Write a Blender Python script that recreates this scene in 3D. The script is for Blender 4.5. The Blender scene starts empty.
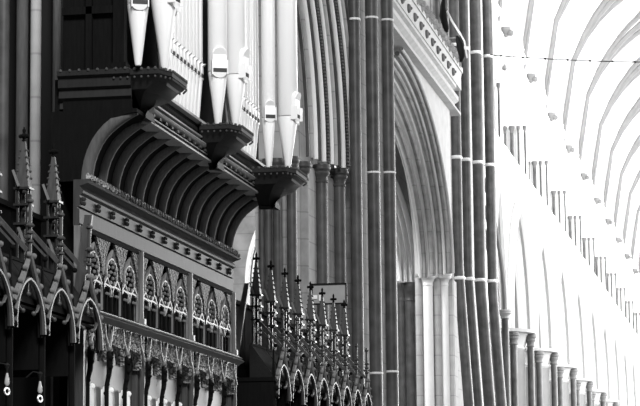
import bpy, math, random
from mathutils import Vector, Matrix
random.seed(7)
S = bpy.context.scene
COL = S.collection
PI = math.pi

# ------------------------------------------------------------------ camera
F = 2400.0                                   # focal length in pixels of the 640 px wide frame
AX = Vector((455.0, -329.0, F)).normalized() # church axis in camera space (right, up, forward)
UPV = Vector((-0.0100, 1.0, 0.0)); UPV.z = -(UPV.x*AX.x + UPV.y*AX.y)/AX.z; UPV.normalize()
a3 = Vector((AX.x, AX.y, -AX.z)); u3 = Vector((UPV.x, UPV.y, -UPV.z)); x3 = a3.cross(u3)
EYE = Vector((0, 0, 1.6))
cam = bpy.data.cameras.new('camera'); camo = bpy.data.objects.new('camera', cam); COL.objects.link(camo)
cam.sensor_fit = 'HORIZONTAL'; cam.sensor_width = 36.0; cam.lens = F/640.0*36.0
cam.clip_start = 0.1; cam.clip_end = 600
# rows of M: world axes in camera coordinates -> columns of the camera matrix are camera axes in the world
camo.matrix_world = Matrix(((x3.x, x3.y, x3.z, EYE.x), (a3.x, a3.y, a3.z, EYE.y), (u3.x, u3.y, u3.z, EYE.z), (0, 0, 0, 1)))
S.camera = camo

def at(px, py, X=None, Y=None, Z=None):
    """point of the church seen at a pixel of the photograph, on one plane of the building"""
    c = Vector((px-320.0, 203.0-py, -F))
    d = Vector((x3.dot(c), a3.dot(c), u3.dot(c)))
    t = X/d.x if X is not None else (Y/d.y if Y is not None else (Z-1.6)/d.z)
    return EYE + d*t

# ------------------------------------------------------------------ world, daylight
W = bpy.data.worlds.new('world'); S.world = W; W.use_nodes = True
W.node_tree.nodes['Background'].inputs[0].default_value = (1, 1, 1, 1)
W.node_tree.nodes['Background'].inputs[1].default_value = 0.02
S.view_settings.view_transform = 'Standard'; S.view_settings.look = 'None'
S.view_settings.exposure = 0.0; S.view_settings.gamma = 1.0
def area(name, loc, target, sx, sy, power, spread=180):
    l = bpy.data.lights.new(name, 'AREA'); l.shape = 'RECTANGLE'; l.size = sx; l.size_y = sy; l.energy = power
    l.spread = math.radians(spread)
    o = bpy.data.objects.new(name, l); COL.objects.link(o); o.location = loc
    d = Vector(target) - Vector(loc)
    o.rotation_euler = d.to_track_quat('-Z', 'Y').to_euler()
    return o
area('nave_window_light', (9, 92, 9), (-6.4, 92, 10), 74, 12, 36000)
area('crossing_window_light', (16, 44, 12), (-6, 43, 8), 12, 16, 2600)
area('rib_fill_light', (5, 49, 19), (-6, 84, 16), 6, 6, 5000)  # added fill for the near faces of the nave vault ribs
area('transept_window_light', (-13, 41, 14), (-9, 52, 6), 6, 8, 3000)
area('choir_front_light', (2.0, 2, 19), (-5.0, 20.0, 5.8), 6, 5, 8500)  # added front light, not at any window; brightens pipes and near pier
area('choir_side_window_light', (10, 17, 8), (-4.8, 20.5, 5.4), 6, 4, 340)

# ------------------------------------------------------------------ materials
def mat(name, v, rough=0.6, metal=0.0, noise=0.0, nscale=8.0, bump=0.0, bscale=30.0, spec=0.5, kind='noise'):
    m = bpy.data.materials.new(name); m.use_nodes = True
    nt = m.node_tree; b = nt.nodes['Principled BSDF']
    b.inputs['Base Color'].default_value = (v, v, v, 1)
    b.inputs['Roughness'].default_value = rough; b.inputs['Metallic'].default_value = metal
    b.inputs['Specular IOR Level'].default_value = spec
    tc = nt.nodes.new('ShaderNodeTexCoord')
    if noise:
        n = nt.nodes.new('ShaderNodeTexNoise'); n.inputs['Scale'].default_value = nscale; n.inputs['Detail'].default_value = 5
        mp = nt.nodes.new('ShaderNodeMapping')
        if kind == 'grain': mp.inputs['Scale'].default_value = (6, 6, 0.6)
        if kind == 'course': mp.inputs['Scale'].default_value = (1, 1, 1)
        nt.links.new(tc.outputs['Object'], mp.inputs[0]); nt.links.new(mp.outputs[0], n.inputs['Vector'])
        r = nt.nodes.new('ShaderNodeMapRange')
        r.inputs['From Min'].default_value = 0.3; r.inputs['From Max'].default_value = 0.7
        r.inputs['To Min'].default_value = v*(1-noise); r.inputs['To Max'].default_value = v*(1+noise)
        nt.links.new(n.outputs['Fac'], r.inputs['Value'])
        out = r.outputs[0]
        if kind == 'course':                       # mortar joints between ashlar courses
            sx = nt.nodes.new('ShaderNodeSeparateXYZ'); nt.links.new(tc.outputs['Object'], sx.inputs[0])
            mu = nt.nodes.new('ShaderNodeMath'); mu.operation = 'MULTIPLY'; mu.inputs[1].default_value = 2.6
            fr = nt.nodes.new('ShaderNodeMath'); fr.operation = 'FRACT'
            gt = nt.nodes.new('ShaderNodeMath'); gt.operation = 'GREATER_THAN'; gt.inputs[1].default_value = 0.05
            r2 = nt.nodes.new('ShaderNodeMapRange'); r2.inputs['To Min'].default_value = 0.72; r2.inputs['To Max'].default_value = 1
            ml = nt.nodes.new('ShaderNodeMath'); ml.operation = 'MULTIPLY'
            nt.links.new(sx.outputs[2], mu.inputs[0]); nt.links.new(mu.outputs[0], fr.inputs[0]); nt.links.new(fr.outputs[0], gt.inputs[0])
            nt.links.new(gt.outputs[0], r2.inputs['Value']); nt.links.new(out, ml.inputs[0]); nt.links.new(r2.outputs[0], ml.inputs[1])
            out = ml.outputs[0]
        cb = nt.nodes.new('ShaderNodeCombineColor')
        for i in range(3): nt.links.new(out, cb.inputs[i])
        nt.links.new(cb.outputs[0], b.inputs['Base Color'])
    if bump:
        n2 = nt.nodes.new('ShaderNodeTexNoise'); n2.inputs['Scale'].default_value = bscale; n2.inputs['Detail'].default_value = 3
        if kind == 'carved':
            n2 = nt.nodes.new('ShaderNodeTexVoronoi'); n2.inputs['Scale'].default_value = bscale
        if kind == 'lattice':
            n2 = nt.nodes.new('ShaderNodeTexChecker'); n2.inputs['Scale'].default_value = bscale
        nt.links.new(tc.outputs['Object'], n2.inputs['Vector'])
        bp = nt.nodes.new('ShaderNodeBump'); bp.inputs['Strength'].default_value = bump; bp.inputs['Distance'].default_value = 0.05
        nt.links.new(n2.outputs[0], bp.inputs['Height']); nt.links.new(bp.outputs[0], b.inputs['Normal'])
    return m
M = {
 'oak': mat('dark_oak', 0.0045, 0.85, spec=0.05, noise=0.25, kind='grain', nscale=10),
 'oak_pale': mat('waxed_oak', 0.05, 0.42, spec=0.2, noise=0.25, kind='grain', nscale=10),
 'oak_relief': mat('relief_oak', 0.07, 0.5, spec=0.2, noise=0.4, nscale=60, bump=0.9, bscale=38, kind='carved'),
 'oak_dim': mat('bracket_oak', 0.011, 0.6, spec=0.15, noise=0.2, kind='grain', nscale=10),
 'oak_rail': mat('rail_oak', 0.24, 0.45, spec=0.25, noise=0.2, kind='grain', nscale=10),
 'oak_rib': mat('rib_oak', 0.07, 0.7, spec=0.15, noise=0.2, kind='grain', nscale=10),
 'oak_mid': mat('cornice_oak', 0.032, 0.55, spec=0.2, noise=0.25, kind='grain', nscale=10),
 'oak_bright': mat('lit_oak', 0.13, 0.4, spec=0.25, noise=0.25, kind='grain', nscale=10),  # highlights on edges and tracery put into this paler oak tone
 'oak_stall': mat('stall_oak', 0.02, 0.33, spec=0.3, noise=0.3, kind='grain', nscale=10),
 'oak_carved': mat('carved_oak', 0.22, 0.45, spec=0.25, noise=0.3, nscale=60, bump=0.9, bscale=38, kind='carved'),  # paler copy of the relief oak, offsets the shadow under the rail
 'oak_tile': mat('oak_scales', 0.012, 0.85, spec=0.06, bump=0.6, bscale=26, kind='lattice'),
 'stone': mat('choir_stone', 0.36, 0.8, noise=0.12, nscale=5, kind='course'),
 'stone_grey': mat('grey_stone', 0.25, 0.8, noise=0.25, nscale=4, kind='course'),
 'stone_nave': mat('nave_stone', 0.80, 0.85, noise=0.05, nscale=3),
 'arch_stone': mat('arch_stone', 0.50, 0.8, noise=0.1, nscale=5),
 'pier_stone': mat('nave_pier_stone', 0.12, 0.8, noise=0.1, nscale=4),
 'roll_stone': mat('nave_roll_stone', 0.36, 0.85),
 'pier_dim': mat('mottled_wall_stone', 0.2, 0.8, noise=0.3, nscale=3, kind='course'),  # mid grey stone, tone mottled at random, darker course joints
 'vault_rib': mat('vault_rib_stone', 0.15, 0.85, noise=0.1, nscale=3),  # shading of the ribs put into a stone darker than the webs
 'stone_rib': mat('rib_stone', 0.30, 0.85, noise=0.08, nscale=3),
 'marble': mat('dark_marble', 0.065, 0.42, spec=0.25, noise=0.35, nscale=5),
 'marble_ring': mat('pale_ring', 0.75, 0.5),
 'pipe': mat('pipe_metal', 0.78, 0.35, metal=0.15),
 'pipe_dark': mat('pipe_slot', 0.02, 0.7),
 'board': mat('board_grey', 0.30, 0.6, noise=0.1),
 'iron': mat('black_iron', 0.010, 0.6, spec=0.1),
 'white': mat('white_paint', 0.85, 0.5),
 'floor': mat('floor_stone', 0.22, 0.5, noise=0.2, nscale=2),
 'glass': mat('lamp_glass', 0.35, 0.12),
}

# ------------------------------------------------------------------ mesh helpers
class MB:
    def __init__(s): s.v = []; s.f = []
    def add(s, vs, fs):
        o = len(s.v); s.v += [tuple(v) for v in vs]; s.f += [tuple(i+o for i in f) for f in fs]; return s
    def box(s, c, d, rz=0.0):
        x, y, z = c; a, b, h = d[0]/2, d[1]/2, d[2]/2; cs, sn = math.cos(rz), math.sin(rz)
        vs = [(x+p*a*cs-q*b*sn, y+p*a*sn+q*b*cs, z+r*h) for r in (-1, 1) for p, q in ((-1, -1), (1, -1), (1, 1), (-1, 1))]
        return s.add(vs, [(3, 2, 1, 0), (4, 5, 6, 7), (0, 1, 5, 4), (1, 2, 6, 5), (2, 3, 7, 6), (3, 0, 4, 7)])
    def loft(s, rings, cap=True, closed=False):
        n = len(rings[0]); vs = [p for r in rings for p in r]; fs = []
        m = len(rings)
        for i in range(m if closed else m-1):
            i2 = (i+1) % m
            for j in range(n):
                k = (j+1) % n; fs.append((i*n+j, i*n+k, i2*n+k, i2*n+j))
        if cap and not closed: fs += [tuple(range(n-1, -1, -1)), tuple((m-1)*n+j for j in range(n))]
        return s.add(vs, fs)
    def tube(s, pts, r, n=8, closed=False, cap=True, flat=None):
        pts = [Vector(p) for p in pts]; m = len(pts); rs = r if isinstance(r, (list, tuple)) else [r]*m
        rings = []; up = None
        for i in range(m):
            if closed: t = pts[(i+1) % m]-pts[i-1]
            else: t = pts[min(i+1, m-1)]-pts[max(i-1, 0)]
            t.normalize()
            if up is None:
                up = Vector((0, 0, 1)) if abs(t.z) < 0.9 else Vector((1, 0, 0))
            u = up - t*up.dot(t)
            if u.length < 1e-5: u = t.orthogonal()
            u.normalize(); w = t.cross(u); up = u
            k = flat or (1, 1)
            rings.append([pts[i] + (u*math.cos(2*PI*j/n+PI/n)*k[0] + w*math.sin(2*PI*j/n+PI/n)*k[1])*rs[i] for j in range(n)])
        return s.loft(rings, cap, closed)
    def bar(s, p, q, w): return s.tube([p, q], w*0.7071, n=4)
    def lathe(s, prof, c, n=14, a0=0.0):
        rings = [[(c[0]+r*math.cos(a0+2*PI*j/n), c[1]+r*math.sin(a0+2*PI*j/n), c[2]+z) for j in range(n)] for r, z in prof]
        return s.loft(rings)
    def ext(s, prof, y0, y1):        # closed (x, z) outline drawn out along the church
        return s.loft([[(x, y0, z) for x, z in prof], [(x, y1, z) for x, z in prof]])
    def plate(s, poly, x0, x1):      # (y, z) outline with thickness in x
        return s.loft([[(x0, y, z) for y, z in poly], [(x1, y, z) for y, z in poly]])
    def ball(s, c, r, n=8, m=6, sc=(1, 1, 1)):
        rings = []
        for i in range(m+1):
            t = PI*i/m; rr = max(math.sin(t), 0.02)*r
            rings.append([(c[0]+rr*math.cos(2*PI*j/n)*sc[0], c[1]+rr*math.sin(2*PI*j/n)*sc[1], c[2]-math.cos(t)*r*sc[2]) for j in range(n)])
        return s.loft(rings)
    def build(s, name, m, parent=None, loc=None, smooth=40):
        me = bpy.data.meshes.new(name); me.from_pydata(s.v, [], s.f); me.validate()
        import bmesh
        bm = bmesh.new(); bm.from_mesh(me); bmesh.ops.recalc_face_normals(bm, faces=bm.faces); bm.to_mesh(me); bm.free()
        me.materials.append(M[m] if isinstance(m, str) else m)
        if smooth:
            me.polygons.foreach_set('use_smooth', [True]*len(me.polygons)); me.set_sharp_from_angle(angle=math.radians(smooth))
        o = bpy.data.objects.new(name, me); COL.objects.link(o)
        if parent is not None: o.parent = parent
        if loc is not None: o.location = loc
        return o
def thing(name, label, cat, loc=(0, 0, 0), group=None):
    o = bpy.data.objects.new(name, None); COL.objects.link(o); o.location = loc; o.empty_display_size = 0.1
    return tag(o, label, cat, group)
def tag(o, label, cat, group=None):
    o['label'] = label; o['category'] = cat
    if group: o['group'] = group
    return o
def struct(o): o['kind'] = 'structure'; return o
def copy_tree(o, parent=None):
    c = o.copy(); COL.objects.link(c)
    if parent is not None: c.parent = parent
    for ch in list(o.children): copy_tree(ch, c)
    return c
ORD = ['first', 'second', 'third', 'fourth', 'fifth', 'sixth', 'seventh', 'eighth', 'ninth', 'tenth', 'eleventh', 'twelfth', 'thirteenth']

# ================================================================== SETTING
m = MB(); m.box((0, 62, -0.1), (44, 150, 0.2)); struct(m.build('floor', 'floor'))

# ---- nave wall on the left -------------------------------------------------
BAY = 6.4; Y0 = 59.0; NB = 11; XW = -6.4
def arch_curve(yc, hw, zs, rise, n=12):
    """pointed arch, from the near springing over the apex to the far one, as (y, z)"""
    R = (hw*hw + rise*rise)/(2*hw); out = []
    tmax = math.asin(min(1, rise/R))
    for i in range(n+1):
        t = tmax*i/n; out.append((yc-hw+R*(1-math.cos(t)), zs+R*math.sin(t)))
    return out + [(2*yc-y, z) for y, z in reversed(out[:-1])]
def arch_wall(mb, x0, x1, ya, yb, yc, hw, zs, rise, z0, z1):
    """wall between x0 and x1 from ya to yb, pierced by one pointed arch from z0 up"""
    A = arch_curve(yc, hw, zs, rise); n = len(A)
    low = [(yc-hw, z0)] + A + [(yc+hw, z0)]
    for x in (x0, x1):
        vs = [(x, y, z) for y, z in low] + [(x, y, z1) for y, z in low]; k = len(low)
        fs = [(i, i+1, k+i+1, k+i) for i in range(k-1)]
        mb.add(vs, fs)
        mb.add([(x, ya, z0), (x, yc-hw, z0), (x, yc-hw, z1), (x, ya, z1)], [(0, 1, 2, 3)])
        mb.add([(x, yc+hw, z0), (x, yb, z0), (x, yb, z1), (x, yc+hw, z1)], [(0, 1, 2, 3)])
    vs = [(x0, y, z) for y, z in low] + [(x1, y, z) for y, z in low]; k = len(low)
    mb.add(vs, [(i, i+1, k+i+1, k+i) for i in range(k-1)])
    for y in (ya, yb): mb.add([(x0, y, z0), (x1, y, z0), (x1, y, z1), (x0, y, z1)], [(0, 1, 2, 3)])
    mb.add([(x0, ya, z1), (x0, yb, z1), (x1, yb, z1), (x1, ya, z1)], [(0, 1, 2, 3)])
YE = Y0 + BAY*NB
w = MB()
for k in range(-1, NB):
    ya, yb = Y0+BAY*k, Y0+BAY*(k+1); yc = (ya+yb)/2
    if k == -1: ya = 55.2; yc = (ya+yb)/2
    hw = (yb-ya)/2-0.85
    arch_wall(w, XW, XW-1.2, ya, yb, yc, hw, 6.55, 3.4, 6.55, 11.0)          # arcade
    arch_wall(w, XW, XW-0.6, ya, yb, yc, hw+0.25, 12.75, 1.35, 11.2, 14.6)    # triforium openings
    arch_wall(w, XW, XW-0.5, ya, yb, yc, hw*0.6, 18.2, 2.0, 16.2, 21.4)       # clerestory
    w.box((XW-0.25, (ya+yb)/2, 15.4), (0.5, yb-ya, 1.6))
wall = struct(w.build('wall_nave', 'stone_nave', smooth=30))
m = MB(); m.box((XW-2.6, (54+YE)/2, 13.0), (0.3, YE-54, 4.0)); m.box((XW-1.6, (54+YE)/2, 14.75), (1.8, YE-54, 0.3)); struct(m.build('wall_triforium_back', 'stone_nave'))
m = MB(); m.box((-13.0, (54+YE)/2, 5.5), (0.4, YE-54, 11)); m.box((-9.9, (54+YE)/2, 11.1), (5.8, YE-54, 0.2)); struct(m.build('wall_aisle', 'stone_nave'))
m = MB(); m.box((0, YE+0.3, 11), (26.4, 0.5, 22)); struct(m.build('wall_west', 'stone_nave'))
# sill string under the triforium and string under the clerestory
m = MB()
m.ext([(XW+0.12, 11.22), (XW-0.9, 11.22), (XW-0.9, 11.0), (XW+0.0, 11.0), (XW+0.02, 11.06), (XW+0.10, 11.12)], 53.0, YE)
m.ext([(XW+0.10, 14.66), (XW-0.2, 14.66), (XW-0.2, 14.5), (XW+0.03, 14.5)], 53.0, YE)
struct(m.build('trim_1', 'stone_nave'))
# arch mouldings of the arcade, each order a roll
for k in range(-1, NB):
    ya, yb = Y0+BAY*k, Y0+BAY*(k+1)
    if k == -1: ya = 55.2
    yc = (ya+yb)/2; hw = (yb-ya)/2-0.85
    m = MB()
    for dx, dh, r in ((0.06, 0.30, 0.05), (0.10, 0.12, 0.09), (-0.2, -0.02, 0.09), (-0.5, -0.1, 0.09), (-0.8, -0.1, 0.09)):
        A = arch_curve(yc, hw+dh, 6.55, 3.4+dh); m.tube([(XW+dx, y, z) for y, z in A], r, n=6)
    t = m.build('arch_moulding', 'roll_stone', parent=wall)
    m = MB()
    for dx, dh, r in ((0.05, 0.38, 0.05), (0.03, 0.2, 0.05)):
        A = arch_curve(yc, hw+0.25+dh-0.2, 12.75, 1.35+dh); m.tube([(XW+dx, y, z) for y, z in A], r, n=6)
    m.build('triforium_moulding', 'stone_nave', parent=wall)
for k in range(NB):
    yc = Y0+BAY*(k+0.5); hw = (BAY/2-0.85)*0.6
    f = MB(); A = arch_curve(yc, hw, 18.2, 2.0)
    f.tube([(XW-0.3, yc-hw, 16.2)] + [(XW-0.3, y, z) for y, z in A] + [(XW-0.3, yc+hw, 16.2)], 0.07, n=6)
    f.box((XW-0.3, yc-hw/3, 17.6), (0.1, 0.1, 2.8)); f.box((XW-0.3, yc+hw/3, 17.6), (0.1, 0.1, 2.8))
    o = struct(f.build('window_%d' % (k+1), 'stone_nave'))
    g = MB(); g.plate([(yc-hw, 16.2)] + A + [(yc+hw, 16.2)], XW-0.34, XW-0.36); g.build('pane', 'white', parent=o)

# ---- nave vault --------------------------------------------------------------
ZS = 15.0; RV = 5.8; XC = -0.6
def prof(x):                                   # height over the springing at distance |x| from the ridge
    d = abs(x); v = RV*RV-(d-0.6)**2
    return math.sqrt(max(v, 0.0))
HV = prof(0)
wb = MB(); nx, ny = 40, 16
YV0, NV = 52.4, 12
for k in range(1, NV):
    yc = Y0 - BAY/2 + BAY*k
    if yc + BAY/2 > YE+0.1: break
    vs = []; fs = []
    for i in range(nx+1):
        x = -6.4 + 12.8*i/nx
        for j in range(ny+1):
            y = -BAY/2 + BAY*j/ny
            vs.append((x, yc+y, ZS+max(prof(x), prof(6.4*abs(y)/(BAY/2)))+0.05))
    for i in range(nx):
        for j in range(ny):
            q = i*(ny+1)+j; fs.append((q, q+1, q+ny+2, q+ny+1))
    wb.add(vs, fs)
vault = struct(wb.build('ceiling_vault', 'stone_nave', smooth=25))
for k in range(NB+1):
    y = Y0+BAY*k-0.0
    r = MB(); pts = [(x, y, ZS+prof(x)-0.02) for x in [-6.4+12.8*i/32 for i in range(33)]]
    pts[0] = (-6.4, y, ZS-0.6); pts[-1] = (6.4, y, ZS-0.6)
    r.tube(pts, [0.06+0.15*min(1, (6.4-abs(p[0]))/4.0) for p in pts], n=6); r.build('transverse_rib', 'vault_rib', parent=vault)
for k in range(NB):
    yc = Y0+BAY*(k+0.5)
    for sg in (-1, 1):
        r = MB(); pts = []
        for i in range(33):
            x = -6.4+12.8*i/32; pts.append((x, yc+sg*x*0.5*BAY/6.4, ZS+prof(x)-0.02))
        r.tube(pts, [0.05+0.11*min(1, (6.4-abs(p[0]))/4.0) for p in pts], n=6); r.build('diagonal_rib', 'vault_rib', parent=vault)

# ---- choir arcade wall behind the organ, aisle and transept walls -------------
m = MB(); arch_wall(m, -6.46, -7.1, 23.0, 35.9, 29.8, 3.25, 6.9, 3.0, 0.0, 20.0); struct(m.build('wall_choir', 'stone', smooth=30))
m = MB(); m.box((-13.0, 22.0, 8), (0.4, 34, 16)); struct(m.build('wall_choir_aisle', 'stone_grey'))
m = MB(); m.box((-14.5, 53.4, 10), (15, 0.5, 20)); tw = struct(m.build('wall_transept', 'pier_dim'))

# ================================================================== PIERS
def shaft(mb, x, y, z0, z1, r, n=14): mb.tube([(x, y, z0), (x, y, z1)], r, n=n)
CAPP = [(1.0, 0), (1.12, 0.03), (1.02, 0.07), (1.05, 0.12), (1.35, 0.24), (1.6, 0.28), (1.6, 0.36), (1.72, 0.38), (1.72, 0.46), (1.5, 0.48)]
CAPD = [(1.0, 0), (1.15, 0.02), (1.17, 0.05), (1.0, 0.08), (1.04, 0.16), (1.3, 0.22), (1.42, 0.245), (1.42, 0.285), (1.3, 0.305), (1.42, 0.33), (1.6, 0.355), (1.62, 0.42), (1.5, 0.44), (1.5, 0.48)]
def capital(mb, x, y, z, r, h=0.48, n=14, prof=None): mb.lathe([(r*a, b*h/0.48) for a, b in (prof or CAPP)], (x, y, z), n)

# nave piers
for k in range(NB):
    y = Y0 + BAY*k - 0.3
    nm = ORD[k]
    p = thing('nave_pier', '%s clustered pier of the bright nave arcade, counted from the crossing' % nm, 'pier', (0, 0, 0), 'nave arcade piers')
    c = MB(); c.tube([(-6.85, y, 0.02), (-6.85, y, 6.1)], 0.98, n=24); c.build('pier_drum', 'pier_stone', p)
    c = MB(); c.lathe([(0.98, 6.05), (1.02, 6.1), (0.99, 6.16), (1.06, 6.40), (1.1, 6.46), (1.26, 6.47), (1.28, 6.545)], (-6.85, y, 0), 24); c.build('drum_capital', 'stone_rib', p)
    for i in range(8):
        a = 2*PI*(i+0.5)/8 if i % 2 else 2*PI*(i+0.0)/8
        a = 2*PI*i/8
        sx, sy = -6.85+1.12*math.cos(a), y+1.12*math.sin(a)
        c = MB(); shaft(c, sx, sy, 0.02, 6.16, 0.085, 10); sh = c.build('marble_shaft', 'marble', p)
        c = MB(); capital(c, sx, sy, 6.15, 0.09, 0.31, 12, CAPD); c.build('shaft_capital', 'pier_stone', sh)
# triforium shafts
for k in range(NB):
    y = Y0 + BAY*k + 0.05
    t = thing('triforium_shafts', 'dark triforium shafts above the %s nave pier from the crossing' % ORD[k], 'columns', (0, 0, 0), 'triforium shaft clusters')
    for i, (dx, r) in enumerate(((0.06, 0.034), (-0.12, 0.03), (-0.30, 0.05), (-0.48, 0.032), (-0.64, 0.036))):
        x = XW+dx
        c = MB(); shaft(c, x, y-0.78, 11.23, 12.5, r, 10); sh = c.build('marble_shaft', 'marble', t)
        c = MB(); capital(c, x, y-0.78, 12.48, r, 0.2, 10); c.build('shaft_capital', 'pier_stone', sh)
# corbels of the vault shafts
for k in range(NB):
    y = Y0 + BAY*k + 0.8
    c = MB(); c.lathe([(0.02, -0.22), (0.07, -0.17), (0.06, -0.14), (0.11, -0.05), (0.13, 0.0), (0.13, 0.05)], (XW+0.12, y, 14.35), 10)
    c.ball((XW+0.24, y-0.02, 14.24), 0.085)
    o = c.build('corbel', 'vault_rib', wall)
    c = MB(); shaft(c, XW+0.12, y, 14.4, 15.0, 0.1, 8); c.build('vault_shaft', 'stone_nave', wall)
# half pier at the nave side of the crossing
p = thing('respond_shaft', 'single dark shaft with a moulded capital just past the crossing pier', 'column')
q = at(505, 316, X=-5.9)
c = MB(); shaft(c, q.x, q.y, 0.02, q.z-0.05, 0.085, 12); c.build('marble_shaft', 'marble', p)
c = MB(); capital(c, q.x, q.y, q.z-0.06, 0.095, 0.2, 14); c.build('shaft_capital', 'stone_rib', p)

for k, (dx, r) in enumerate(((0.0, 0.05), (-0.16, 0.04), (-0.28, 0.04))):
    b = MB(); b.tube([(q.x+dx-11.0*(1-math.cos(t)), q.y+0.05*k, q.z+0.12+11.0*math.sin(t)) for t in [0.40*i/14 for i in range(15)]], r, n=7); b.build('arch_roll', 'vault_rib', p)
# crossing pier, far (west) side
p = thing('crossing_pier', 'tall crossing pier of dark shafts in front of the bright nave', 'pier', (0, 0, 0), 'tall marble piers')
c = MB()
core = [(-6.12, 53.0), (-6.62, 47.2), (-6.8, 47.0), (-6.95, 48.5), (-6.95, 53.0), (-6.2, 53.05)]
c.loft([[(x, y, 0.02) for x, y in core], [(x, y, 14.9) for x, y in core]]); c.build('pier_core', 'stone', p)
def bent(x, y, r, z1, bend=0.16):
    b = MB(); b.tube([(x+bend, y, 0.02), (x+bend, y, 4.2), (x+bend*0.55, y, 5.4), (x, y, 7.0), (x, y, z1)], r, n=14); return b
for px, r, rings in ((437, 0.09, 0), (446, 0.09, 0), (456.5, 0.105, 1), (466, 0.105, 1), (478, 0.125, 1), (490, 0.115, 1)):
    yy = 45.0 + (px-437)*0.155
    q = at(px, 160, Y=yy)
    if px < 450:
        b = MB(); b.lathe([(r, 0.0), (r*1.25, 0.03), (r*1.2, 0.12), (r, 0.16)], (q.x, yy, 10.9), 14); b.tube([(q.x, yy, 11.0), (q.x, yy, 14.9)], r, n=14)
    else: b = bent(q.x, yy, r, 14.9)
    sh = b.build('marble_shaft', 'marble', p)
    if rings:
        for zz in (6.66+(yy-47.0)*0.09, 9.1+(yy-47.0)*0.12, 12.0+(yy-51)*0.15):
            c = MB(); dx = 0.02 if zz < 7 else 0; c.lathe([(r, -0.035), (r*1.12, -0.02), (r*1.15, 0), (r*1.12, 0.02), (r, 0.035)], (q.x+dx, yy, zz), 14); c.build('shaft_ring', 'marble_ring', sh)

# crossing pier, near (east) side
p = thing('crossing_pier', 'tall pier of three grey shafts rising full height beside the carved arch', 'pier', (0, 0, 0), 'tall marble piers')
c = MB(); core = [(-6.0, 35.6), (-5.85, 36.5), (-5.78, 37.2), (-6.4, 37.35), (-6.44, 36.4), (-6.4, 35.7)]
c.loft([[(x, y, 0.02) for x, y in core], [(x, y, 20.0) for x, y in core]]); c.build('pier_core', 'stone_grey', p)
for px, wd, yy, zr in ((356, 12, 34.8, (9.28,)), (373.5, 13, 35.75, (9.5, 7.09, 4.03)), (389, 13, 36.8, (9.68, 7.24, 4.12))):
    q = at(px, 172, Y=yy); r = wd/2*yy/F*1.01
    c = MB(); shaft(c, q.x, yy, 0.02, 20.0, r, 18); sh = c.build('marble_shaft', 'marble', p)
    for zz in zr:
        c = MB(); c.lathe([(r, -0.018), (r*1.08, -0.012), (r*1.1, 0), (r*1.08, 0.012), (r, 0.018)], (q.x, yy, zz), 18); c.build('shaft_ring', 'marble_ring', sh)

# choir arcade pier with three capitals
p = thing('arcade_pier', 'clustered choir pier with three dark moulded capitals below the arch', 'pier', (0, 0, 0), 'choir arcade piers')
c = MB(); core = [(-6.45, 33.35), (-6.40, 33.45), (-6.34, 34.4), (-6.27, 35.0), (-6.27, 35.2), (-6.45, 35.25)]
c.loft([[(x, y, 0.02) for x, y in core], [(x, y, 6.88) for x, y in core]]); c.build('pier_core', 'stone', p)
for px, wd, yy, mt, cap in ((261.5, 6, 32.9, 'marble', 0), (268, 8, 32.8, 'marble', 0), (277, 9, 32.8, 'marble', 0), (284, 5, 32.9, 'stone_grey', 0), (291.5, 10.5, 32.7, 'marble', 0),
                       (302.5, 12, 33.2, 'stone_grey', 1), (321.5, 12, 33.9, 'marble', 1), (339, 12.5, 34.9, 'marble', 1)):
    q = at(px, 230, Y=yy); r = wd/2*yy/F
    q = at(px, 174, Y=yy)
    zt = 6.78 if yy < 33.5 else (6.84 if yy < 34.5 else 6.92)
    c = MB(); shaft(c, q.x, yy, 0.02, zt-0.14, r, 14); sh = c.build('pier_shaft', mt, p)
    c = MB()
    capital(c, q.x, yy, zt-0.16, r, 0.27, 16, CAPD)
    c.build('shaft_capital', 'marble', sh)
# arch springing from it
arc = thing('choir_arch', 'deeply moulded choir arch with dog-tooth bands behind the organ pipes', 'arch')
Ra = 3.3
orders = ['marble', 'stone', 'stone_nave', 'marble', 'stone_nave', 'tooth', 'stone_nave', 'stone', 'marble', 'stone_nave', 'tooth', 'stone_nave', 'stone', 'marble']
for k, mt in enumerate(orders):
    x = -6.35+0.0255*k; ys = 33.15+0.182*k
    R = Ra+0.02*k; yc = ys-R; zs = 6.96+0.008*k
    pts = [(x, yc+R*math.cos(t), zs+R*math.sin(t)) for t in [1.15*i/26 for i in range(27)]]
    b = MB()
    if mt == 'tooth':
        for i in range(60):
            t = 0.9*i/60; b.ball((x+0.01, yc+R*math.cos(t)-0.03, zs+R*math.sin(t)), 0.022, 6, 4)
        b.tube([(p0-0.01, p1+0.05, p2+0.05) for p0, p1, p2 in pts], 0.045, n=6)
        b.build('dog_tooth_band', 'marble', arc)
    else:
        b.tube(pts, 0.026 if mt == 'marble' else 0.032, n=8); b.build('arch_roll', mt, arc)

# left pier behind the stalls
p = thing('arcade_pier', 'shadowed choir pier with a pale shaft behind the near pinnacles', 'pier', (0, 0, 0), 'choir arcade piers')
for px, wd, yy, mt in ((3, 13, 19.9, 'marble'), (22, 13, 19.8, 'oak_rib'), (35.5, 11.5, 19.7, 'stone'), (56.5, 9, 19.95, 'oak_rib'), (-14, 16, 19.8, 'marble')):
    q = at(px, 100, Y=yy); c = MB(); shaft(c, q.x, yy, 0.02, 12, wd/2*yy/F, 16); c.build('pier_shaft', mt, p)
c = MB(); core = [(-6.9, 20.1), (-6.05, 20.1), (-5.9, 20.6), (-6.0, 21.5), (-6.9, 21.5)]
c.loft([[(x, y, 0.02) for x, y in core], [(x, y, 12) for x, y in core]]); c.build('pier_core', 'iron', p)  # near-black core: shade between the shafts put into its colour

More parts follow.
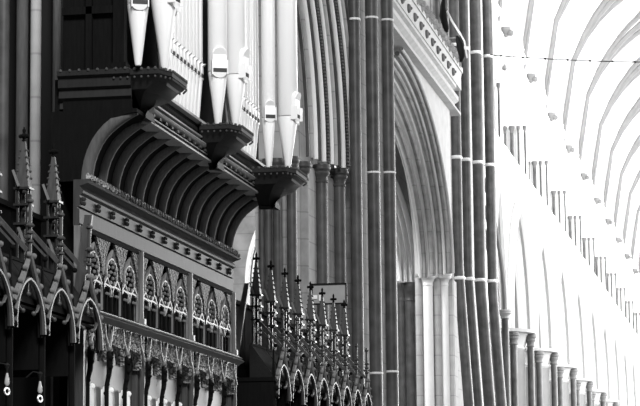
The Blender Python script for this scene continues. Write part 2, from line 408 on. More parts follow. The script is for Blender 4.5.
# ---- carved arch across the transept ---------------------------------------------
sa = thing('transept_arch', 'pale arch with a straight carved cornice between the two crossing piers', 'arch')
YA, ZA = 45.2, 6.55
def ellarc(x, dy, dz, a=6.2, b=3.12, n=22):
    yc = YA + dy - a
    return [(x, yc+a*math.cos(t), ZA+dz+b*math.sin(t)) for t in [(PI/2)*i/n for i in range(n+1)]]
for k in range(9):
    x = -5.86-0.078*k
    b = MB(); b.tube(ellarc(x, 0.02-0.03*(k % 3), -0.01*k, 6.2-0.05*k, 3.12-0.06*k), 0.045 if k % 2 else 0.03, n=8); b.build('arch_roll', 'arch_stone' if k % 2 == 0 else 'stone_grey', sa)
b = MB()                                             # masonry above the arch
E1 = ellarc(0, 0.06, 0, 6.26, 3.17); top = 9.80
poly = [(y, z) for _, y, z in E1]
for x0, x1 in ((-5.88, -6.6),):
    for x in (x0, x1):
        vs = [(x, y, z) for y, z in poly] + [(x, y, max(top, z)) for y, z in poly]; k = len(poly)
        b.add(vs, [(i, i+1, k+i+1, k+i) for i in range(k-1)])
    b.add([(x0, y, z) for y, z in poly] + [(x1, y, z) for y, z in poly], [(i, i+1, len(poly)+i+1, len(poly)+i) for i in range(len(poly)-1)])
b.build('spandrel', 'arch_stone', sa)
b = MB()
b.ext([(-5.74, 9.71), (-5.74, 9.76), (-5.82, 9.82), (-5.86, 9.94), (-5.78, 10.00), (-5.78, 10.08), (-5.90, 10.14), (-5.92, 10.22), (-5.82, 10.26), (-5.82, 10.32), (-6.02, 10.34), (-6.62, 10.34), (-6.62, 9.71)], 37.4, 45.9)
b.ext([(-5.76, 10.76), (-5.76, 10.66), (-5.84, 10.72), (-6.62, 10.72), (-6.62, 10.32), (-5.80, 10.32), (-5.80, 10.58)], 37.4, 46.5)
b.build('cornice', 'arch_stone', sa)
for i in range(11):                                  # round leaf bosses in the hollow of the cornice
    y = 38.0+0.72*i
    b = MB(); b.ball((-5.79, y, 10.45), 0.078, 10, 7, (0.6, 1.4, 1)); b.ball((-5.75, y, 10.45), 0.03, 6, 4)
    b.build('leaf_boss', 'pier_stone', sa)
b = MB()
for i in range(46):
    y = 37.6+0.19*i; h = 0.24 if i % 2 else 0.13
    b.ball((-5.84+0.03*math.sin(i*2.3), y, 10.76), 0.10, 7, 5); b.ball((-5.86, y+0.05, 10.76+h), 0.075, 7, 5); b.ball((-5.80, y+0.08, 10.82), 0.05, 6, 4)
b.box((-6.12, 42.0, 10.79), (0.4, 8.6, 0.2))
b.build('foliage_cresting', 'stone_grey', sa)
# the light clustered pier carrying it
p = thing('transept_pier', 'pale clustered stone pier with small capitals under the carved arch', 'pier')
for i, (px, wd, mt) in enumerate(((419, 7, 'stone'), (428, 11, 'stone_nave'), (437.5, 8, 'stone'), (445, 9, 'stone_nave'), (452, 5, 'stone'))):
    yy = 45.4+0.06*i; q = at(px, 320, Y=yy); r = wd/2*yy/F
    c = MB(); shaft(c, q.x, yy, 0.02, 6.5, r, 12); sh = c.build('pier_shaft', mt, p)
    if i in (1, 3): c = MB(); capital(c, q.x, yy, 6.34, r, 0.26, 12); c.build('shaft_capital', 'stone_nave', sh)
for px, za in ((437.5, 8.35), (441.5, 7.9), (446, 7.2)):
    q = at(px, 130, Y=45.75); c = MB(); shaft(c, q.x, 45.75, za, 9.7, 0.04, 10); c.lathe([(0.02, -0.12), (0.06, -0.03), (0.04, 0.02)], (q.x, 45.75, za), 10); c.build('upper_shaft', 'stone_grey', p)
c = MB(); c.box((-6.28, 45.85, 3.24), (0.72, 0.6, 6.46)); c.build('pier_core', 'stone', p)
# farther arch behind it with a dark capital
ia = thing('aisle_arch', 'smaller moulded arch seen behind the pale clustered pier', 'arch')
for k in range(4):
    x = -7.62-0.10*k; a = 4.6-0.12*k; bb = 2.0-0.12*k; yc = 52.3-4.6
    b = MB(); b.tube([(x, yc+a*math.cos(t), 7.15+bb*math.sin(t)) for t in [(PI/2)*i/16 for i in range(17)]], 0.06, n=7); b.build('arch_roll', 'stone_nave', ia)
b = MB(); pl = [(yc+4.75*math.cos(t), 7.15+2.1*math.sin(t)) for t in [(PI/2)*i/16 for i in range(17)]]
b.plate(pl + [(yc, 13.5), (52.7, 13.5), (52.7, 7.15)], -7.66, -8.0); b.build('spandrel', 'stone', ia)
for px, r in ((401.5, 0.10), (410, 0.12)):
    q = at(px, 290, Y=52.3); c = MB(); shaft(c, q.x, 52.3, 0.02, 6.9, r, 12); sh = c.build('marble_shaft', 'marble', ia)
    c = MB(); capital(c, q.x, 52.3, 6.72, r, 0.42, 12); c.build('shaft_capital', 'marble', sh)
# bright arch seen under the end of the organ
ba = thing('blind_arch', 'bright moulded arch glimpsed under the far end of the organ', 'arch')
for k in range(4):
    x0 = -11.55+0.15*k; b = MB(); R = 3.0-0.05*k
    b.tube([(x0, 52.9-0.05*k, 0.02), (x0, 52.9-0.05*k, 7.3)] + [(x0+R*(1-math.cos(t)), 52.9-0.05*k, 7.3+R*math.sin(t)) for t in [1.25*i/14 for i in range(1, 15)]], 0.05 if k % 2 else 0.07, n=7)
    b.build('arch_roll', 'stone_nave', ba)

# ================================================================== ORGAN
org = thing('organ_case', 'dark carved organ case with a ribbed cove projecting over the choir', 'organ')
OY0, OY1 = 17.95, 23.1
m = MB()                                             # cove sheet
CX, CZ, CD, CH = -5.22, 4.38, 0.42, 0.53
cv = [(CX+CD*(1-math.cos(PI/2*i/10)), CZ+CH*math.sin(PI/2*i/10)) for i in range(11)]
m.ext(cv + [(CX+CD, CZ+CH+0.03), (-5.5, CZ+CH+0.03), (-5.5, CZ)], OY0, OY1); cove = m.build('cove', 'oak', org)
for k in range(14):
    y = 18.0+0.382*k
    m = MB(); m.tube([(x-0.005, y, z-0.005) for x, z in cv], [0.058]*8+[0.05, 0.035, 0.012], n=10); m.build('cove_rib', 'oak_rib', cove)
m = MB()                                             # carved front rail: stack of mouldings
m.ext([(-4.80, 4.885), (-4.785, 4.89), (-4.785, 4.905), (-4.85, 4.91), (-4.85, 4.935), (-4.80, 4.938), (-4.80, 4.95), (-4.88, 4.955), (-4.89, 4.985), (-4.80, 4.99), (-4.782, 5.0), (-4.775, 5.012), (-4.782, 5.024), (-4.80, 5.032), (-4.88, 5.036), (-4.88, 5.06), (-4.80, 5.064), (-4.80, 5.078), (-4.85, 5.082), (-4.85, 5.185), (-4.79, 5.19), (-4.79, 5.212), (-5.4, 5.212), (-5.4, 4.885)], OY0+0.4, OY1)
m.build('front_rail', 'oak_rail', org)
m = MB()
for i in range(76): m.ball((-4.85, OY0+0.35+0.062*i, 5.135), 0.024, 6, 4)
for i in range(24): m.box((-4.80, OY0+0.3+0.2*i, 4.966), (0.03, 0.05, 0.02))
m.build('rail_carving', 'oak_mid', org)
m = MB(); m.box((-5.12, 20.5, 5.05), (0.56, OY1-OY0-0.06, 0.28)); m.build('pipe_bed', 'oak', org)
m = MB(); m.box((-5.2, 20.5, 6.2), (0.05, OY1-OY0-0.1, 2.0)); m.build('back_panel', 'oak', org)
m = MB(); m.box((-5.21, 18.05, 5.9), (0.42, 0.06, 1.42)); m.box((-5.21, 18.0, 5.75), (0.42, 0.05, 0.06)); m.build('end_panel', 'oak', org)
m = MB(); m.box((-5.45, 20.55, 2.6), (0.05, OY1-OY0, 5.2)); m.build('loft_back', 'oak', org)
m = MB(); m.box((-4.95, 18.0, 5.95), (0.09, 0.09, 1.5)); m.box((-4.95, 18.0, 5.27), (0.13, 0.13, 0.08)); m.build('case_post', 'oak', org)
for y in (20.42, 22.86):
    m = MB(); m.box((-4.93, y, 5.95), (0.10, 0.08, 1.5)); m.build('case_post', 'oak', org)
m = MB()                                             # the same mouldings returned across the near end
pf = [(17.88, 5.25), (17.88, 5.21), (17.91, 5.19), (17.91, 5.12), (17.94, 5.10), (17.93, 5.04), (17.97, 5.01), (17.96, 4.96), (18.0, 4.93), (18.2, 4.93), (18.2, 5.25)]
m.loft([[(-5.43, y, z) for y, z in pf], [(-4.84, y, z) for y, z in pf]])
m.box((-5.33, 18.0, 4.66), (0.2, 0.08, 0.56))
m.build('end_cornice', 'oak_dim', org)
m = MB()
for i in range(8): m.ball((-5.40+0.075*i, 17.88, 5.25), 0.013, 6, 4)
m.build('end_rosettes', 'oak_pale', org)
def bracket(y0, z, span=0.82, left=-4.82, fx=-4.49):
    plan = lambda g, d: [(left, y0+d), (fx-0.07-g, y0+d), (fx-g, y0+0.16+d), (fx-g, y0+span-0.16-d), (fx-0.07-g, y0+span-d), (left, y0+span-d)]
    b = MB()
    lv = [(0.05, 0.03, -0.06), (0.0, 0.0, -0.03), (0.0, 0.0, 0.03), (0.03, 0.02, 0.04), (0.02, 0.01, 0.055)]
    lv = [(0.14, 0.10, -0.16), (0.11, 0.07, -0.145), (0.06, 0.05, -0.10), (0.05, 0.04, -0.08), (0.0, 0.0, -0.04), (0.0, 0.0, 0.0), (0.03, 0.02, 0.01)]
    b.loft([[(x, y, z+dz) for x, y in plan(g, d)] for g, d, dz in lv])
    o = b.build('tower_bracket', 'oak_dim', org, smooth=20)
    b = MB()                                         # tapering corbel under it
    lv = [(0.27, 0.40, -0.34), (0.25, 0.37, -0.33), (0.26, 0.38, -0.31), (0.24, 0.33, -0.28), (0.21, 0.25, -0.23), (0.17, 0.16, -0.185), (0.14, 0.10, -0.16)]
    b.loft([[(x, y, z+dz) for x, y in plan(min(g, 0.24), d)] for g, d, dz in lv]); b.build('corbel_stem', 'oak_dim', o, smooth=20)
    b = MB(); P0 = plan(0.0, 0.0)
    for i in range(5):
        (xa, ya), (xb, yb) = P0[i], P0[i+1]; L = math.hypot(xb-xa, yb-ya); n = max(1, int(L/0.05))
        for j in range(n):
            t = (j+0.5)/n; b.ball((xa+(xb-xa)*t, ya+(yb-ya)*t, z+0.004), 0.014, 6, 4); b.ball((xa+(xb-xa)*t, ya+(yb-ya)*t, z-0.06), 0.010, 6, 4)
    b.build('rosette_rim', 'oak_pale', o)
bracket(17.90, 5.24, 0.80, -5.0, -4.54)
bracket(20.12, 5.17, 0.80, -4.82, -4.475)
bracket(22.22, 5.10, 0.85, -4.82, -4.40)

def pipe(x, y, z0, zm, r, top, face, label, group=None, tip=0.028, lip=True, small=False):
    p = thing('organ_pipe', label, 'organ pipe', (x, y, z0), group)
    h = zm-z0
    b = MB(); b.lathe([(tip*0.8, 0.0), (tip, 0.02), (r, h), (r*1.0, h+0.004)], (0, 0, 0), 24); b.build('foot', 'pipe', p)
    b = MB(); b.lathe([(r*0.97, h+0.012), (r, h+0.016), (r, top-z0), (r*0.92, top-z0)], (0, 0, 0), 24); b.build('body', 'pipe', p)
    if lip:
        c, s_ = math.cos(face), math.sin(face); wl = r*(0.42 if small else 0.72)
        T = lambda u, v, z: (u*c - v*s_, u*s_ + v*c, z)
        b = MB(); d = r*1.02                          # flattened upper lip with a round head
        ol = [(-wl, h+0.03), (wl, h+0.03), (wl, h+r*1.9)] + [(wl*math.cos(t), h+r*1.9+wl*0.9*math.sin(t)) for t in [PI*i/8 for i in range(1, 8)]] + [(-wl, h+r*1.9)]
        # the lip sinks into the body towards its head
        fr = [T(d - 0.30*r*0 - 0.32*r*max(0, (z-h)/(r*2.8))*0 + 0.002, v, z) for v, z in ol]; bk = [T(d*0.6, v, z) for v, z in ol]
        b.loft([bk, fr]); b.build('upper_lip', 'pipe', p, smooth=20)
        hc = h+r*1.75  # plate added and tilted downwards to put shade at the lip's head
        b = MB(); hp = [(wl*0.98*math.cos(t), hc+wl*0.9*math.sin(t)) for t in [PI*i/8 for i in range(9)]]
        b.loft([[T(d*0.6, v, z) for v, z in hp], [T(d+0.003+0.03*(z-hc)/wl, v, z) for v, z in hp]]); b.build('lip_head', 'pipe', p, smooth=20)
        b = MB(); b.loft([[T(d*0.55, v, z) for v, z in ((-wl, h-0.01), (wl, h-0.01), (wl, h+0.032), (-wl, h+0.032))], [T(d+0.001, v, z) for v, z in ((-wl, h-0.01), (wl, h-0.01), (wl, h+0.032), (-wl, h+0.032))]]); b.build('mouth', 'pipe_dark', p)
        b = MB(); lo = [(wl*math.cos(t), h-0.008-wl*0.75*math.sin(t)) for t in [PI*i/8 for i in range(9)]]
        b.loft([[T(d*0.5, v, z) for v, z in lo], [T(d*(1.0 if z > h-0.02 else 0.93)+0.004, v, z) for v, z in lo]]); b.build('lower_lip', 'pipe', p, smooth=20)
        for sg in (() if small else (-1, 1)):
            b = MB(); b.loft([[T(d*0.6, sg*wl, z) for z in (h-0.03, h+0.10)] + [T(d*0.6, sg*(wl+0.008), z) for z in (h+0.10, h-0.03)],
                              [T(d+0.025, sg*wl, z) for z in (h-0.03, h+0.10)] + [T(d+0.025, sg*(wl+0.008), z) for z in (h+0.10, h-0.03)]]); b.build('ear', 'pipe', p, smooth=0)
    return p
CAMF = -1.15; SIDE = -0.15
def big(px, py, z, zm, r, top, face, label):
    q = at(px, py, Z=z); return pipe(q.x, q.y, z+0.012, zm, r, top, face, label, 'large tower pipes')
big(138, 67, 5.25, 5.74, 0.085, 7.6, CAMF, 'large pale organ pipe at the near end with its mouth facing the viewer')
big(164, 70, 5.25, 5.80, 0.105, 8.0, SIDE, 'broad pale organ pipe at the front of the near tower, seen side-on')
q = at(164, 70, Z=5.25); pipe(q.x-0.06, q.y+0.27, 5.262, 5.8, 0.085, 7.6, 0.5, 'large organ pipe half hidden on the far side of the near tower', 'large tower pipes')
big(218, 128, 5.17, 5.66, 0.088, 7.6, CAMF, 'large organ pipe with its mouth facing the viewer on the middle tower')
big(235.5, 131, 5.17, 5.66, 0.10, 8.0, SIDE, 'broad pale organ pipe at the front of the middle tower')
q = at(235, 130, Z=5.17); pipe(q.x-0.08, q.y+0.27, 5.182, 5.66, 0.085, 7.6, 0.5, 'large organ pipe half hidden on the far side of the middle tower', 'large tower pipes')
big(269, 170, 5.10, 5.60, 0.068, 7.6, CAMF, 'slim organ pipe with its mouth facing the viewer on the far tower')
big(288, 171, 5.10, 5.62, 0.10, 8.0, SIDE, 'broad pale organ pipe at the front of the far tower')
q = at(288, 171, Z=5.10); pipe(q.x-0.06, q.y+0.27, 5.112, 5.62, 0.08, 7.6, 0.5, 'large organ pipe half hidden on the far side of the far tower', 'large tower pipes')
for fl, (ya, n, nm) in enumerate(((19.116, 10, 'near and middle'), (21.604, 9, 'middle and far'))):
    for i in range(n):
        pipe(-4.875, ya+0.128*i, 5.217, 5.62, 0.056, 6.9+0.03*i, 0.0, 'small organ pipe, %s from the far end between the %s towers' % (ORD[n-1-i], nm), 'small pipes between the %s towers' % nm, 0.022, True, True)

# ================================================================== SCREEN UNDER THE ORGAN
scr = thing('choir_screen', 'openwork wooden tracery screen under the organ cove', 'screen')
SY0, SY1 = 17.74, 23.15; XS = -5.2
m = MB()
m.ext([(-5.13, 4.33), (-5.12, 4.345), (-5.14, 4.36), (-5.25, 4.36), (-5.25, 4.0), (-5.22, 4.0), (-5.20, 4.02), (-5.20, 4.13), (-5.22, 4.135), (-5.22, 4.145), (-5.20, 4.15), (-5.20, 4.24), (-5.175, 4.255), (-5.17, 4.272), (-5.185, 4.282), (-5.20, 4.31), (-5.155, 4.325)], SY0, SY1)
m.build('cornice', 'oak_mid', scr)
m = MB()
for i in range(60):
    y = SY0+0.06+0.0895*i; m.ball((-5.15, y, 4.385), 0.034, 6, 5, (0.6, 0.9, 1)); m.ball((-5.135, y+0.045, 4.372), 0.018, 5, 4)
m.build('cresting', 'oak_carved', scr)
for i in range(13):
    y = 17.80+0.427*i
    m = MB(); m.ball((-5.195, y, 4.195), 0.03, 8, 6, (0.5, 1, 1))
    for j in range(4): m.ball((-5.185, y+0.024*math.cos(PI/4+PI/2*j), 4.195+0.024*math.sin(PI/4+PI/2*j)), 0.017, 6, 4)
    m.build('boss', 'oak_stall', scr)
m = MB(); m.ext([(-5.115, 3.31), (-5.10, 3.322), (-5.115, 3.335), (-5.135, 3.34), (-5.12, 3.35), (-5.13, 3.362), (-5.15, 3.366), (-5.15, 3.375), (-5.3, 3.38), (-5.3, 3.28), (-5.16, 3.28), (-5.15, 3.295)], SY0+0.02, SY1+0.05); m.build('rail', 'oak_pale', scr)
PY = [17.78, 19.53, 21.28, 23.08]
for i, y in enumerate(PY):
    m = MB(); m.box((-5.215, y, 3.69), (0.05, 0.11, 0.62)); m.tube([(-5.18, y, 3.38), (-5.18, y, 4.0)], 0.02, 8); m.box((-5.17, y, 3.405), (0.05, 0.06, 0.05)); m.build('post', 'oak_bright', scr)
    m = MB(); m.box((-5.225, y, 1.65), (0.05, 0.10, 3.26)); m.tube([(-5.18, y, 0.03), (-5.18, y, 3.28)], 0.024, 8); m.build('lower_post', 'oak_pale', scr)
m = MB(); m.box((-5.38, (SY0+SY1)/2, 3.7), (0.04, SY1-SY0, 0.66)); m.build('dark_backing', 'oak', scr)
m = MB(); m.box((-5.27, (SY0+SY1)/2, 1.66), (0.04, SY1-SY0, 3.26)); m.build('lower_backing', 'oak_pale', scr)
for bi in range(3):
    ya, yb = PY[bi]+0.06, PY[bi+1]-0.06; LW = (yb-ya)/3
    fr = MB(); fr.box((-5.21, (ya+yb)/2, 3.985), (0.05, yb-ya, 0.03)); fr.build('panel_frame', 'oak', scr)
    for li in range(3):
        y0 = ya+LW*li; yc = y0+LW/2; hw = LW/2
        t = MB(); zc = 3.725
        t.tube([(XS, yc+0.155*math.cos(a), zc+0.115*math.sin(a)) for a in [2*PI*i/16 for i in range(16)]], 0.013, n=6, closed=True)
        for sg in (-1, 1):
            t.tube([(XS, yc+sg*0.155, zc+0.02), (XS, yc+sg*0.12, zc+0.085), (XS, yc+sg*0.045, zc+0.13), (XS+0.01, yc, zc+0.185)], [0.010, 0.012, 0.022, 0.008], n=6)
            t.tube([(XS, yc+sg*(hw-0.01), 3.40), (XS, yc+sg*(hw-0.01), 3.6), (XS, yc+sg*0.15, zc-0.05)], 0.014, n=5)
        for j in range(8):                              # cusps of the oculus
            a = PI/8+PI/4*j; t.ball((XS+0.01, yc+0.125*math.cos(a), zc+0.09*math.sin(a)), 0.019, 6, 4, (0.7, 1.1, 1))
        for j in range(4):
            a = PI/2*j; t.ball((XS+0.012, yc+0.06*math.cos(a), zc+0.045*math.sin(a)), 0.016, 6, 4)
        t.tube([(XS, yc-0.14, zc-0.005), (XS, yc, zc+0.012), (XS, yc+0.14, zc-0.005)], 0.006, n=5)
        for sg in (-1, 1):                              # twin lancet heads
            lc = yc+sg*hw/2; A = arch_curve(lc, hw/2-0.012, 3.53, 0.09, 5)
            t.tube([(XS, y, z) for y, z in A], 0.012, n=5)
            t.ball((XS+0.01, lc-0.03, 3.545), 0.013, 5, 4); t.ball((XS+0.01, lc+0.03, 3.545), 0.013, 5, 4)
        t.plate([(yc-hw+0.01, 3.585), (yc-0.17, 3.60), (yc-0.19, 3.64), (yc-hw+0.01, 3.69)], XS-0.01, XS+0.004)
        t.plate([(yc+hw-0.01, 3.585), (yc+0.17, 3.60), (yc+0.19, 3.64), (yc+hw-0.01, 3.69)], XS-0.01, XS+0.004)
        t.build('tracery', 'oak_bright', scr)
        s2 = MB()
        for sg in (-1, 1):
            s2.plate([(yc+sg*hw, 3.965), (yc+sg*0.07, 3.965), (yc+sg*(hw-0.06), 3.80), (yc+sg*(hw-0.02), 3.66), (yc+sg*hw, 3.66)], XS-0.012, XS+0.012)
        s2.build('spandrel', 'oak_relief', scr)
        for my, mz, mr in ((yc, 3.60, 0.014), (yc-hw/2, 3.56, 0.008), (yc+hw/2, 3.56, 0.008)) + (((y0, 3.68, 0.018),) if li else ()):
            mu = MB(); mu.tube([(XS, my, 3.37), (XS, my, mz)], mr, n=6); mu.build('mullion', 'oak', scr)
        # lower arcade: carved spandrel, ribs, hooded pendant and panel
        s3 = MB(); A = arch_curve(yc, hw-0.03, 2.99, 0.15, 6); kk = len(A)
        for x in (XS-0.03, XS+0.045):
            s3.add([(x, y, z) for y, z in A]+[(x, y, 3.29) for y, z in A], [(i, i+1, kk+i+1, kk+i) for i in range(kk-1)])
        s3.add([(XS-0.03, y, z) for y, z in A]+[(XS+0.045, y, z) for y, z in A], [(i, i+1, kk+i+1, kk+i) for i in range(kk-1)])
        for i in range(46):
            y = yc+random.uniform(-hw+0.04, hw-0.04); z = random.uniform(3.06 if abs(y-yc) > hw*0.55 else 3.15, 3.27)
            s3.ball((XS+0.045, y, z), random.uniform(0.012, 0.022), 6, 4)
        s3.build('carved_spandrel', 'oak_carved', scr)
        for sg in (-1, 1):
            rb = MB(); rb.tube([(XS+0.055, yc+sg*(hw-0.12), 3.28), (XS+0.055, yc+sg*(hw-0.08), 3.18), (XS+0.06, yc+sg*(hw-0.03), 3.12), (XS+0.06, yc+sg*(hw-0.01), 3.08)], 0.011, n=6); rb.build('rib', 'oak_bright', scr)
        rb = MB(); rb.ball((XS+0.065, yc-hw, 3.09), 0.022, 7, 5); rb.build('knob', 'oak_bright', scr)
        hd = MB()
        hd.tube([(XS+0.05, yc-hw, 3.07), (XS+0.06, yc-hw+0.02, 3.0), (XS+0.055, yc-hw+0.02, 2.9), (XS+0.04, yc-hw, 2.8), (XS+0.04, yc-hw, 0.03)], [0.012, 0.026, 0.022, 0.018, 0.016], n=7)
        for zz in (3.02, 2.95, 2.88, 2.81, 2.74): hd.ball((XS+0.075-0.2*max(0, 2.95-zz), yc-hw+0.0, zz), 0.02, 6, 4)
        hd.build('hooded_shaft', 'oak', scr)
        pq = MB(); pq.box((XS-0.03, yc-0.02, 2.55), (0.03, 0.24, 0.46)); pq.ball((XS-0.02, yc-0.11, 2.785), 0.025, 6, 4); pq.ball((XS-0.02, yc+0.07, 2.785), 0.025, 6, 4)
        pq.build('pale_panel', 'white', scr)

# ================================================================== CHOIR STALLS
def make_stall():
    r = thing('choir_stall', 'stall', 'choir stall')
    U = 0.735; H = U/2
    g = MB()
    for sg in (-1, 1):
        pts = [(0, sg*0.335, 3.20), (0.005, sg*0.26, 3.27), (0.01, sg*0.16, 3.37), (0.012, sg*0.06, 3.48), (0.012, 0, 3.56)]
        g.tube(pts, [0.026, 0.026, 0.024, 0.02, 0.016], n=6)
        for t in (0.12, 0.37, 0.6, 0.85):
            i = int(t*4); fq = t*4-i; p = Vector(pts[i]).lerp(Vector(pts[i+1]), fq)
            g.ball((p.x+0.012, p.y+sg*0.018, p.z+0.03), 0.022, 6, 5)
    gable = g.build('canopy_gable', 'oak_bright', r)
    g = MB(); g.tube([(0.012, 0, 3.54), (0.012, 0, 3.95)], 0.014, n=6)
    for zz in (3.64, 3.70, 3.92): g.ball((0.012, 0, zz), 0.028, 8, 5, (1, 1, 0.6))
    for j in range(4): g.ball((0.012+0.03*math.cos(PI/2*j), 0.03*math.sin(PI/2*j), 3.67), 0.015, 6, 4)
    g.lathe([(0.03, 3.74), (0.035, 3.75), (0.012, 3.77)], (0.012, 0, 0), 8)
    g.build('front_pinnacle', 'oak_pale', gable)
    h = MB(); A = arch_curve(0, 0.325, 3.02, 0.36, 8)
    ol = [(-H+0.01, 3.06), (-0.33, 3.06)] + A + [(0.33, 3.06), (H-0.01, 3.06), (H-0.01, 3.19), (0.16, 3.36), (0, 3.52), (-0.16, 3.36), (-H+0.01, 3.19)]
    # plate as strips between the arch and the rakes
    zt = lambda y: 3.19+(3.52-3.19)*max(0, 1-abs(y)/(H-0.01))**1.25
    for x in (-0.03, -0.005):
        vs = [(x, y, z) for y, z in A]+[(x, y, zt(y)) for y, z in A]; k = len(A)
        h.add(vs, [(i, i+1, k+i+1, k+i) for i in range(k-1)])
    for sg in (-1, 1): h.box((-0.018, sg*0.348, 3.10), (0.025, 0.035, 0.2))
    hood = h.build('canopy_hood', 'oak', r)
    h = MB(); h.tube([(0.012, y, z) for y, z in A], [0.022-0.008*(1-abs(i-len(A)//2)/(len(A)//2)) for i in range(len(A))], n=6); h.build('arch_band', 'oak_pale', hood)
    cu = MB(); cu.tube([(0.0, 0, 3.37), (0.0, 0, 3.285)], 0.007, n=5); cu.ball((0.004, 0, 3.275), 0.017, 7, 5)
    for sg in (-1, 1):
        cu.tube([(0.0, sg*0.27, 3.235), (0.0, sg*0.20, 3.17), (0.0, sg*0.13, 3.15)], [0.014, 0.011, 0.007], n=5); cu.ball((0.004, sg*0.125, 3.15), 0.018, 7, 5)
    cu.build('cusp', 'oak_pale', hood)
    rf = MB()
    rf.ext([(-0.03, 3.22), (-0.03, 3.26), (-0.25, 3.57), (-0.27, 3.57), (-0.27, 3.22)], -H+0.01, H-0.01); roof = rf.build('canopy_roof', 'oak_tile', r, smooth=20)
    rf = MB(); rf.box((-0.25, 0, 3.58), (0.02, U-0.02, 0.02)); rf.build('roof_ridge', 'oak_tile', roof)
    b = MB(); b.bar((-0.25, 0, 3.85), (-0.005, 0, 3.575), 0.03); b.bar((-0.25, 0, 3.78), (-0.10, 0, 3.62), 0.015); b.build('flying_brace', 'oak_pale', r)
    s = MB()
    for x, y in ((-0.305, -0.03), (-0.235, 0.03), (-0.235, -0.03), (-0.305, 0.03)):
        s.tube([(x, y, 3.59), (x, y, 4.13)], 0.011, n=6)
    for zz in (3.86, 4.0, 4.12):
        s.box((-0.27, 0, zz), (0.12, 0.11, 0.016))
    for zz in (3.7, 3.93, 4.06):
        s.ball((-0.22, -0.02, zz), 0.018, 6, 5); s.ball((-0.25, -0.05, zz+0.03), 0.016, 6, 5)
    s.box((-0.27, 0, 3.85), (0.03, 0.03, 0.55))
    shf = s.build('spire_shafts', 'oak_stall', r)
    s = MB(); s.loft([[(-0.27+w*a, w*b, z) for a, b in ((-1, -1), (1, -1), (1, 1), (-1, 1))] for w, z in ((0.05, 4.12), (0.045, 4.16), (0.012, 4.47))], cap=True)
    for j in range(5):
        zz = 4.2+0.05*j; w = 0.04*(1-(zz-4.16)/0.36)+0.008
        for a, bq in ((-1, -1), (1, -1), (1, 1), (-1, 1)): s.ball((-0.27+w*a, w*bq, zz), 0.010, 5, 4)
    spire = s.build('spire', 'oak_pale', r, smooth=20)
    s = MB(); s.lathe([(0.012, 4.46), (0.018, 4.475), (0.01, 4.485), (0.02, 4.50), (0.022, 4.515), (0.01, 4.53), (0.014, 4.55), (0.004, 4.575)], (-0.27, 0, 0), 8)
    for j in range(4): s.ball((-0.27+0.027*math.cos(PI/2*j), 0.027*math.sin(PI/2*j), 4.507), 0.016, 6, 5)
    s.build('finial', 'oak', spire)
    b = MB(); b.bar((-0.33, -0.07, 4.25), (-0.285, -0.07, 4.13), 0.016); b.bar((-0.285, -0.07, 3.83), (-0.24, -0.07, 3.71), 0.018)
    
    b.build('lit_gablet_rake', 'oak_bright', r)  # only the lit rakes are built, their highlight put into the pale oak
    dv = MB(); dv.box((-0.25, -H+0.012, 3.0), (0.42, 0.02, 0.44)); dv.box((-0.25, 0, 3.19), (0.44, U-0.02, 0.02))
    for j in range(5): dv.ball((-0.05-0.02*(j % 2), -H+0.03, 2.80+0.075*j), 0.022, 6, 4)
    dv.build('recess_shade_plate', 'oak', r)  # dark plates added so the canopy recesses read as shade
    HP = H-0.03
    ps = MB(); ps.tube([(-0.02, -HP, 0.02), (-0.02, -HP, 3.2)], 0.024, n=8)
    ps.tube([(-0.02, -HP, 3.2), (-0.02, -HP, 3.55)], [0.02, 0.006], n=6); ps.ball((0.0, -HP, 3.56), 0.02, 6, 5)
    ps.ball((0.01, -HP, 3.12), 0.028, 7, 5); ps.ball((0.01, -HP, 3.04), 0.028, 7, 5)
    ps.build('stall_post', 'oak', r)
    bk = MB(); bk.box((-0.5, 0, 2.05), (0.04, U-0.004, 4.04)); bk.box((-0.47, 0, 4.04), (0.06, U-0.004, 0.04)); bk.build('back_panel', 'oak', r)
    st = MB(); st.box((-0.25, 0, 0.25), (0.46, U-0.06, 0.46)); st.box((-0.25, 0, 1.0), (0.46, 0.05, 1.04)); st.build('seat', 'oak', r)
    return r
stall = make_stall()
def put(o, y, label, group):
    o.location = (-5.0, y, 0); o['label'] = label; o['group'] = group
near = [14.34, 15.075, 15.81, 16.545, 17.28]
nl = ['fifth from it', 'fourth from it', 'third from it', 'next to it', 'touching it']
first = True
for i, y in enumerate(near):
    o = stall if first else copy_tree(stall); first = False
    put(o, y, 'dark pinnacled choir stall canopy in the near row, %s, counting from the tracery screen' % ['fifth', 'fourth', 'third', 'second', 'first'][i], 'near row of choir stalls')
for i in range(8):
    o = copy_tree(stall); put(o, 24.57+0.757*i, 'dark crocketed choir stall canopy, %s in the far row beyond the screen' % ORD[i], 'far row of choir stalls')
# end boards of the two rows
def endboard(label, pts, y):
    b = MB(); b.loft([[(x, y-0.02, z) for x, z in pts], [(x, y+0.02, z) for x, z in pts]]); return tag(b.build('end_board', 'oak_pale', smooth=0), label, 'board', 'leaning end boards')
endboard('leaning tapered end board between the near stalls and the screen', [(-5.14, 4.07), (-5.08, 4.07), (-5.14, 3.5), (-5.16, 0.02), (-5.28, 0.02), (-5.22, 3.5)], 17.69)
endboard('leaning tapered end board at the start of the far stalls', [(-5.30, 4.2), (-5.25, 4.2), (-5.30, 3.9), (-5.40, 3.2), (-5.42, 0.02), (-5.50, 0.02), (-5.46, 3.2), (-5.36, 3.9)], 24.13)
b = MB(); b.box((-5.24, 24.19, 1.61), (0.46, 0.03, 3.18)); b.box((-5.24, 24.185, 3.21), (0.5, 0.05, 0.04)); tag(b.build('stall_partition', 'oak'), 'dark wooden partition closing the far row of stalls', 'panel')
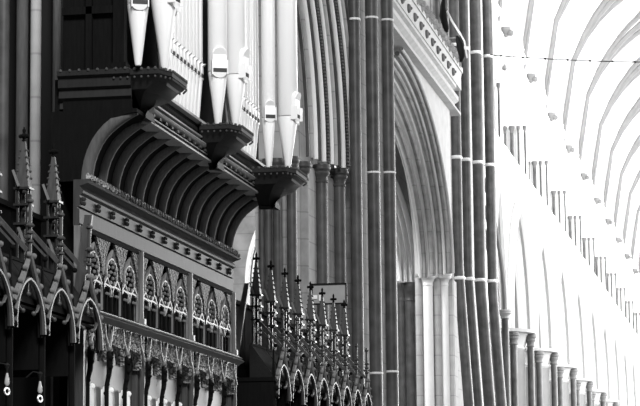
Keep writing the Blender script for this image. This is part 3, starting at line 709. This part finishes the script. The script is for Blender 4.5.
# small teardrop lamps hanging in the near stalls
for px, py, nm in ((7, 378, 'at the left edge of the photo'), (40, 386, 'hanging below the second gable')):
    q = at(px, py, X=-4.98)
    t = thing('reading_lamp', 'small bright teardrop lamp in the near stalls, %s' % nm, 'lamp', q, 'stall lamps')
    b = MB(); b.lathe([(0.008, 0.10), (0.02, 0.085), (0.01, 0.06), (0.006, 0.03)], (0, 0, 0), 8); b.tube([(0, 0, 0.09), (-0.05, 0, 0.10), (-0.1, 0, 0.06)], 0.006, n=5); b.build('arm', 'iron', t)
    b = MB(); b.lathe([(0.004, 0.045), (0.007, 0.03), (0.015, -0.01), (0.02, -0.035), (0.012, -0.05), (0.004, -0.052)], (0, 0, 0), 10); b.build('glass', 'glass', t)
    b = MB(); b.tube([(0.0, 0.05*math.cos(a), -0.088+0.022*math.sin(a)) for a in [2*PI*i/12 for i in range(12)]], 0.007, n=5, closed=True); b.build('ring', 'pipe', t)

# ================================================================== SMALL THINGS
q = at(329.5, 294, Y=33.07)
t = thing('notice_board', 'grey framed board fixed on the choir pier behind the far pinnacles', 'board', (q.x, 33.07, q.z))
b = MB(); b.box((0, 0, 0), (0.48, 0.04, 0.27)); b.build('panel', 'board', t)
b = MB()
for c, d in (((0, -0.02, 0.14), (0.50, 0.05, 0.02)), ((0, -0.02, -0.14), (0.50, 0.05, 0.02)), ((-0.245, -0.02, 0), (0.02, 0.05, 0.28)), ((0.245, -0.02, 0), (0.02, 0.05, 0.28))): b.box(c, d)
b.build('frame', 'iron', t)
b = MB(); b.box((-0.20, -0.03, -0.04), (0.06, 0.012, 0.055)); b.box((-0.12, -0.03, -0.055), (0.05, 0.012, 0.08)); b.build('notice', 'white', t)

# wire across the nave with a small pendant
b = MB(); pts = [(-5.95+0.5*i, 53.0, 12.33-0.40*(1-((i-12)/12.0)**2)) for i in range(25)]
b.tube(pts, 0.012, n=5)
for i in range(24): 
    if i % 1 == 0: b.ball(((pts[i][0]+pts[i+1][0])/2, 53.0, (pts[i][2]+pts[i+1][2])/2), 0.03, 6, 4)
tag(b.build('hanging_wire', 'iron'), 'thin dark wire slung across the nave below the vault', 'wire')
t = thing('pendant_light', 'tiny pendant hanging from the wire beside the dark crossing pier', 'pendant', (-5.62, 53.0, 12.15))
b = MB(); b.tube([(0, 0, 0.1), (0, 0, -0.08)], 0.008, n=5); b.build('cord', 'iron', t)
b = MB(); b.lathe([(0.02, -0.06), (0.06, -0.1), (0.065, -0.16), (0.03, -0.2)], (0, 0, 0), 10); b.build('shade', 'board', t)
# lamp bracket on the crossing pier
t = thing('spotlight', 'black spotlight on a pale slanted arm above the carved cornice', 'spotlight')
Yl = 45.2
def pl(px, py): return tuple(at(px, py, Y=Yl))
b = MB(); b.tube([pl(444, -3), pl(443, 6), pl(443, 16), pl(446, 28), pl(447, 32)], [0.03, 0.055, 0.075, 0.06, 0.03], n=10); b.build('housing', 'iron', t)
b = MB(); b.tube([pl(447, 11), pl(452, 21), pl(461, 35)], 0.024, n=6); b.tube([pl(461, 35), pl(464.5, 41), pl(467, 58)], 0.018, n=6); b.build('arm', 'white', t)
b = MB(); b.tube([pl(457, 36), pl(460, 45), pl(462, 57), pl(461, 62)], [0.03, 0.07, 0.06, 0.03], n=10); b.build('shade', 'iron', t)
b = MB(); b.tube([pl(447, 38.5), pl(458, 37.5)], 0.016, n=6); b.build('crossbar', 'stone', t)
